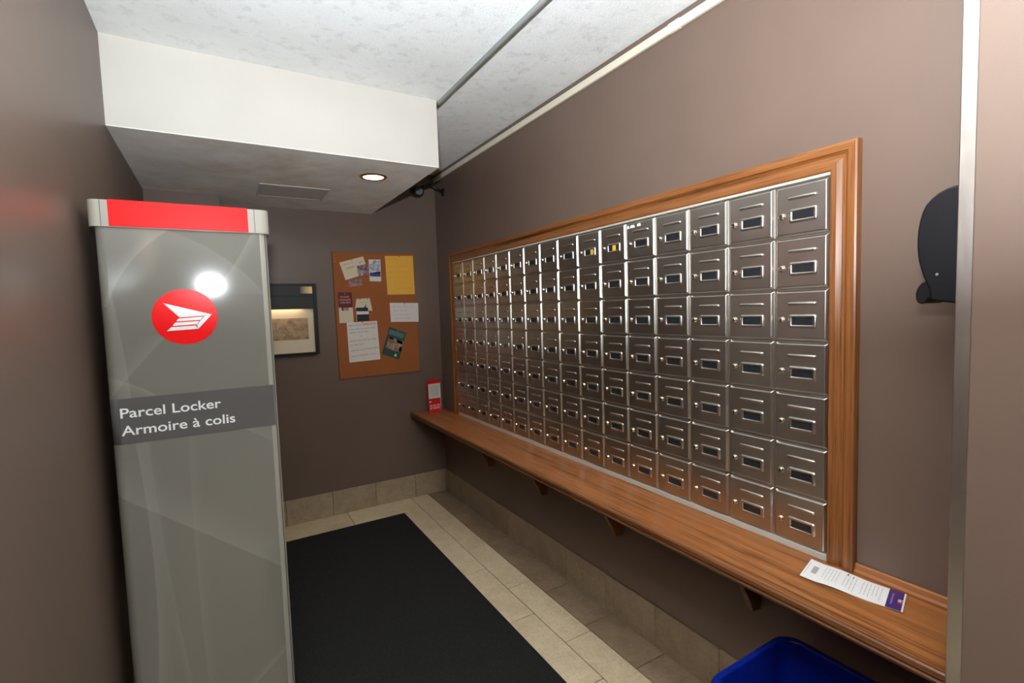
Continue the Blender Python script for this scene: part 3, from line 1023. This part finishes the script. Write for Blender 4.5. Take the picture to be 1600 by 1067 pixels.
pinned('note_card', 'cream note card pinned at a tilt in the top left of cork board', 'note',
       [(-0.707, 1.732), (-0.546, 1.778), (-0.514, 1.665), (-0.672, 1.613)], 0, 'paper_cream',
       parts=(('handwriting', 'ink_tan', words(rg, 0.12, 0.55, 0.18, 0.08, 3) + words(rg, 0.18, 0.5, 0.42, 0.14, 1) + words(rg, 0.55, 0.65, 0.72, 0.12, 1) + words(rg, 0.75, 0.92, 0.28, 0.1, 1)),))
pinned('photo_print', 'small brown and white photo overlapping the tilted cream card', 'photo',
       [(-0.593, 1.711), (-0.517, 1.728), (-0.512, 1.660), (-0.583, 1.640)], 1, 'photo_brown', pins=((0.3, 0.1),))
pinned('photo_print', 'tall blue and white snapshot left of the yellow sheet', 'photo',
       [(-0.509, 1.757), (-0.426, 1.759), (-0.428, 1.605), (-0.508, 1.607)], 0, 'paper_white', pins=((0.5, 0.05),),
       parts=(('picture', 'photo_blue', [R_(0.05, 0.06, 0.95, 0.62)]), ('dark_strip', 'ink_bluish', [[(0.04, 0.62), (0.5, 0.58), (0.96, 0.55), (0.96, 0.78), (0.04, 0.78)]])))
pinned('photo_print', 'tiny dark reddish picture below the tilted cream card', 'photo',
       [(-0.652, 1.618), (-0.565, 1.621), (-0.561, 1.578), (-0.650, 1.566)], 1, 'photo_dark', pins=((0.5, 0.12),))
pinned('notice_sheet', 'plain yellow sheet in the top right of the cork board', 'notice',
       [(-0.393, 1.785), (-0.187, 1.791), (-0.183, 1.512), (-0.386, 1.511)], 0, 'paper_yellow', pins=((0.5, 0.015),),
       parts=(('handwriting', 'ink_ochre', words(rg, 0.05, 0.45, 0.08, 0.03, 2) + words(rg, 0.1, 0.8, 0.28, 0.02, 4) + words(rg, 0.1, 0.8, 0.42, 0.02, 4) + words(rg, 0.1, 0.75, 0.56, 0.02, 4) + words(rg, 0.3, 0.9, 0.84, 0.02, 3)),))
pinned('leaflet', 'maroon topped cream leaflet on the left side of cork board', 'leaflet',
       [(-0.728, 1.531), (-0.635, 1.530), (-0.633, 1.322), (-0.727, 1.322)], 0, 'paper_cream', pins=((0.48, 0.05),),
       parts=(('cover', 'paper_maroon', [R_(0, 0, 1, 0.5), R_(0.2, 0.5, 0.33, 0.6)]),
              ('picture', 'photo_face', [R_(0.34, 0.50, 0.7, 0.6)]),))
t = [o for o in COL.objects if o.get('label', '').startswith('maroon topped')][0]
q = [(-0.728, 1.531), (-0.635, 1.530), (-0.633, 1.322), (-0.727, 1.322)]
bm = bmesh.new()
for rct in words(rg, 0.14, 0.80, 0.15, 0.075, 2) + words(rg, 0.08, 0.88, 0.245, 0.075, 2) + words(rg, 0.12, 0.86, 0.335, 0.075, 2):
    pts = [bil(q, u, v) for u, v in rct]
    yy = YP - 0.0003 - 0.0012
    add_hexa(bm, [(p.x, yy - 0.0006, p.y) for p in pts], [(p.x, yy - 0.0001, p.y) for p in pts])
obj('printed_lines', finish(bm), 'paper_pink', t)
pinned('note_card', 'white card with notched top behind the black and white card', 'note',
       [(-0.606, 1.485), (-0.515, 1.489), (-0.500, 1.399), (-0.618, 1.420)], 0, 'paper_cream', pins=((0.25, 0.06), (0.8, 0.06)),
       parts=(('handwriting', 'ink_tan', words(rg, 0.2, 0.8, 0.35, 0.1, 2)),))
pinned('business_card', 'black and white striped card above the handwritten letter', 'card',
       [(-0.611, 1.428), (-0.528, 1.426), (-0.526, 1.331), (-0.611, 1.329)], 1, 'paper_white', pins=(),
       parts=(('dark_band', 'ink_black', [R_(0, 0.03, 0.97, 0.30), R_(0.02, 0.52, 1.0, 1.0), [(0.6, 0.03), (0.72, -0.05), (0.8, -0.2), (0.83, -0.2), (0.8, 0.03)]]),))
pinned('handwritten_letter', 'white handwritten letter with orange heading low on the cork board', 'letter',
       [(-0.681, 1.323), (-0.472, 1.328), (-0.462, 1.054), (-0.676, 1.047)], 2, 'paper_white', pins=((0.5, 0.02),),
       parts=(('handwriting', 'ink_grey', words(rg, 0.05, 0.5, 0.08, 0.05, 2, 0.0) + words(rg, 0.07, 0.92, 0.185, 0.05, 5, -0.02) + words(rg, 0.07, 0.7, 0.265, 0.05, 3, -0.02)
               + words(rg, 0.4, 0.47, 0.36, 0.04, 1) + words(rg, 0.07, 0.93, 0.475, 0.05, 5, -0.02) + words(rg, 0.07, 0.5, 0.575, 0.05, 3, -0.02)
               + words(rg, 0.07, 0.95, 0.715, 0.05, 4, -0.03) + words(rg, 0.07, 0.85, 0.855, 0.05, 3, -0.03)),
              ('heading', 'ink_orange', words(rg, 0.52, 0.95, 0.07, 0.085, 2, 0, 0.012) + words(rg, 0.52, 0.95, 0.075, 0.06, 2, 0, 0.012))))
pinned('notice_slip', 'wide white slip overhanging the right edge of the cork board', 'notice',
       [(-0.374, 1.453), (-0.161, 1.447), (-0.164, 1.309), (-0.372, 1.316)], 0, 'paper_white', pins=((0.5, 0.05),),
       parts=(('handwriting', 'ink_light', words(rg, 0.1, 0.85, 0.2, 0.1, 4) + words(rg, 0.1, 0.6, 0.42, 0.1, 3) + words(rg, 0.1, 0.65, 0.62, 0.1, 3) + words(rg, 0.12, 0.7, 0.82, 0.1, 3)),))
pinned('booklet', 'dark green booklet with a portrait pinned at a tilt', 'booklet',
       [(-0.385, 1.282), (-0.262, 1.233), (-0.326, 1.042), (-0.449, 1.091)], 0, 'paper_green', pins=((0.5, 0.03),), thick=0.003,
       parts=(('title', 'paper_teal', [R_(0.05, 0.08, 0.9, 0.25)]), ('picture', 'photo_face', [R_(0.10, 0.34, 0.97, 0.76)]),
              ('bright_patch', 'paper_cream', [R_(0.14, 0.34, 0.40, 0.40), [(0.58, 0.34), (0.95, 0.36), (0.93, 0.47), (0.66, 0.44)], R_(0.86, 0.56, 0.97, 0.72)]),
              ('emblem', 'paper_cream', [[(0.72, 0.84), (0.77, 0.84), (0.83, 0.94), (0.66, 0.94)]])))
pin = obj('push_pin', lathe((-0.738, YB - 0.0122, 1.738), [(0.004, 0.0), (0.003, -0.004), (0.0045, -0.008), (0.004, -0.010)], 12, 'y'), 'dark_grey_screw', cb)

# ------------------------------------------------------------------ leaflet holder at the far end of the shelf
lh = thing('leaflet_holder', 'small red and white cardboard leaflet holder at the far end of shelf', 'leaflet holder', (-0.095, 2.70, ZS))
A0 = math.radians(6)
def LH(u, d, z):
    """u across, d towards the room, z up"""
    return (-0.088 + u * math.cos(A0) - d * math.sin(A0), 2.715 - u * math.sin(A0) * -1 - d * math.cos(A0), ZS + z)
def lh_slab(u0, u1, d0, d1, z0, z1, d0t=None, d1t=None):
    bm = bmesh.new()
    d0t = d0 if d0t is None else d0t
    d1t = d1 if d1t is None else d1t
    add_hexa(bm, [LH(u0, d0, z0), LH(u1, d0, z0), LH(u1, d1, z0), LH(u0, d1, z0)], [LH(u0, d0t, z1), LH(u1, d0t, z1), LH(u1, d1t, z1), LH(u0, d1t, z1)])
    return finish(bm)
obj('back_card', lh_slab(-0.052, 0.054, -0.004, -0.001, 0.0005, 0.235, -0.010, -0.008), 'paper_red', lh)
lf = obj('leaflets', lh_slab(-0.046, 0.052, 0.000, 0.012, 0.004, 0.205, -0.006, 0.002), 'paper_white', lh)
bm = bmesh.new()
for k in range(6):
    z = 0.120 + 0.013 * k
    add_hexa(bm, [LH(-0.036, 0.0080, z), LH(0.034, 0.0080, z), LH(0.034, 0.0060, z), LH(-0.036, 0.0060, z)],
             [LH(-0.036, 0.0078, z + 0.004), LH(0.034, 0.0078, z + 0.004), LH(0.034, 0.0058, z + 0.004), LH(-0.036, 0.0058, z + 0.004)])
obj('printed_lines', finish(bm), 'ink_light', lf)
pk = obj('pocket', lh_slab(-0.056, 0.040, 0.014, 0.046, 0.0005, 0.098, 0.014, 0.024), 'paper_red', lh)
def pk_front(u0, u1, z0, z1):
    d = lambda z: 0.046 + (0.024 - 0.046) * (z / 0.098)
    bm = bmesh.new()
    add_hexa(bm, [LH(u0, d(z0) + 0.0008, z0), LH(u1, d(z0) + 0.0008, z0), LH(u1, d(z0) - 0.0005, z0), LH(u0, d(z0) - 0.0005, z0)],
             [LH(u0, d(z1) + 0.0008, z1), LH(u1, d(z1) + 0.0008, z1), LH(u1, d(z1) - 0.0005, z1), LH(u0, d(z1) - 0.0005, z1)])
    return finish(bm)
bm = bmesh.new()
for (u0, u1, z0, z1) in ((-0.050, 0.034, 0.036, 0.040), (-0.048, -0.028, 0.044, 0.056), (-0.022, 0.0, 0.044, 0.056), (0.006, 0.033, 0.044, 0.056),
                         (-0.050, -0.034, 0.024, 0.034), (-0.026, 0.030, 0.024, 0.034)):
    d = lambda z: 0.046 + (0.024 - 0.046) * (z / 0.098)
    add_hexa(bm, [LH(u0, d(z0) + 0.0008, z0), LH(u1, d(z0) + 0.0008, z0), LH(u1, d(z0) - 0.0005, z0), LH(u0, d(z0) - 0.0005, z0)],
             [LH(u0, d(z1) + 0.0008, z1), LH(u1, d(z1) + 0.0008, z1), LH(u1, d(z1) - 0.0005, z1), LH(u0, d(z1) - 0.0005, z1)])
obj('printed_lines', finish(bm), 'paper_pink', pk)
obj('white_mark', pk_front(-0.052, -0.036, 0.074, 0.082), 'print_white', pk)

# ------------------------------------------------------------------ courier slip lying on the shelf
SL = [Vector((-0.030, 0.028)), Vector((-0.014, -0.191)), Vector((-0.105, -0.217)), Vector((-0.141, 0.000))]
tg = thing('courier_slip', 'curled white delivery slip with purple end lying on the near shelf', 'paper slip', (-0.06, -0.085, ZS))
def SP(u, v, lift=0.0):
    a = SL[0].lerp(SL[1], u)
    b = SL[3].lerp(SL[2], u)
    p = a.lerp(b, v)
    z = ZS + 0.0012 + 0.0030 * (0.5 - 0.5 * math.cos(u * 2 * math.pi * 1.5)) + 0.0035 * max(0, 0.16 - u) / 0.16
    return Vector((p.x, p.y, z + lift))
def slip(u0, u1, v0, v1, lift, th, n=24):
    bm = bmesh.new()
    top, bot = [], []
    for k in range(n + 1):
        u = u0 + (u1 - u0) * k / n
        top.append([bm.verts.new(SP(u, v0, lift + th)), bm.verts.new(SP(u, v1, lift + th))])
        bot.append([bm.verts.new(SP(u, v0, lift)), bm.verts.new(SP(u, v1, lift))])
    for k in range(n):
        bm.faces.new((top[k][0], top[k + 1][0], top[k + 1][1], top[k][1]))
        bm.faces.new((bot[k][0], bot[k][1], bot[k + 1][1], bot[k + 1][0]))
        for s in (0, 1):
            bm.faces.new((top[k][s], top[k + 1][s], bot[k + 1][s], bot[k][s]))
    for k in (0, n):
        bm.faces.new((top[k][0], top[k][1], bot[k][1], bot[k][0]))
    return finish(bm)
obj('sheet', slip(0, 1, 0, 1, 0, 0.0005), 'paper_bright', tg)
hd = obj('purple_end', slip(0.845, 0.985, 0.0, 1.0, 0.0005, 0.0004, 6), 'paper_purple', tg)
bm = bmesh.new()
def sl_quad(bm, u0, u1, v0, v1, lift=0.0006, th=0.0003):
    A = [SP(u0, v0, lift), SP(u1, v0, lift), SP(u1, v1, lift), SP(u0, v1, lift)]
    B = [p + Vector((0, 0, th)) for p in A]
    add_hexa(bm, A, B)
k = 0.125
for i in range(9):
    w = rg.uniform(0.003, 0.008)
    sl_quad(bm, 0.075 + i * 0.0065, 0.075 + i * 0.0065 + 0.0035, 0.28, 0.66)
obj('barcode', finish(bm), 'ink_grey', tg)
bm = bmesh.new()
for i in range(17):
    u = 0.20 + i * 0.036
    if i in (5, 10):
        continue
    v = 0.12
    end = rg.uniform(0.65, 0.9)
    while v < end:
        e = min(v + rg.uniform(0.08, 0.22), end)
        sl_quad(bm, u, u + 0.006, v, e)
        v = e + 0.03
sl_quad(bm, 0.018, 0.024, 0.2, 0.8)
obj('printed_lines', finish(bm), 'ink_light', tg)
bm = bmesh.new()
sl_quad(bm, 0.425, 0.437, 0.06, 0.16)
sl_quad(bm, 0.485, 0.497, 0.10, 0.20)
obj('heading_marks', finish(bm), 'ink_black', tg)
# lettering reads across the slip, from the wall side to the room side
dv = (SP(0.9, 1) - SP(0.9, 0)).normalized()
du = (SP(0.96, 0.5) - SP(0.88, 0.5)).normalized()
lif = Vector((0, 0, 0.0006))
def slip_text(s, u, v, width, h, mt_name, bold=0.01):
    bm = text_bm(s, width, h, (0, 0, 0), (1, 0, 0), (0, 1, 0), Vector((0, 0, 0)), bold)
    base = SP(u, v, 0.0011)
    for vv in bm.verts:
        a = base + dv * vv.co.x + du * vv.co.y
        vv.co = Vector((a.x, a.y, base.z + 0.0006))
    return obj('lettering', bm, mt_name, hd)
slip_text('Sorry we missed you', 0.880, 0.22, 0.055, 0.0048, 'ink_lilac')
slip_text('Fed', 0.942, 0.44, 0.012, 0.0090, 'print_white', 0.02)
slip_text('Ex', 0.942, 0.575, 0.010, 0.0090, 'logo_red', 0.02)
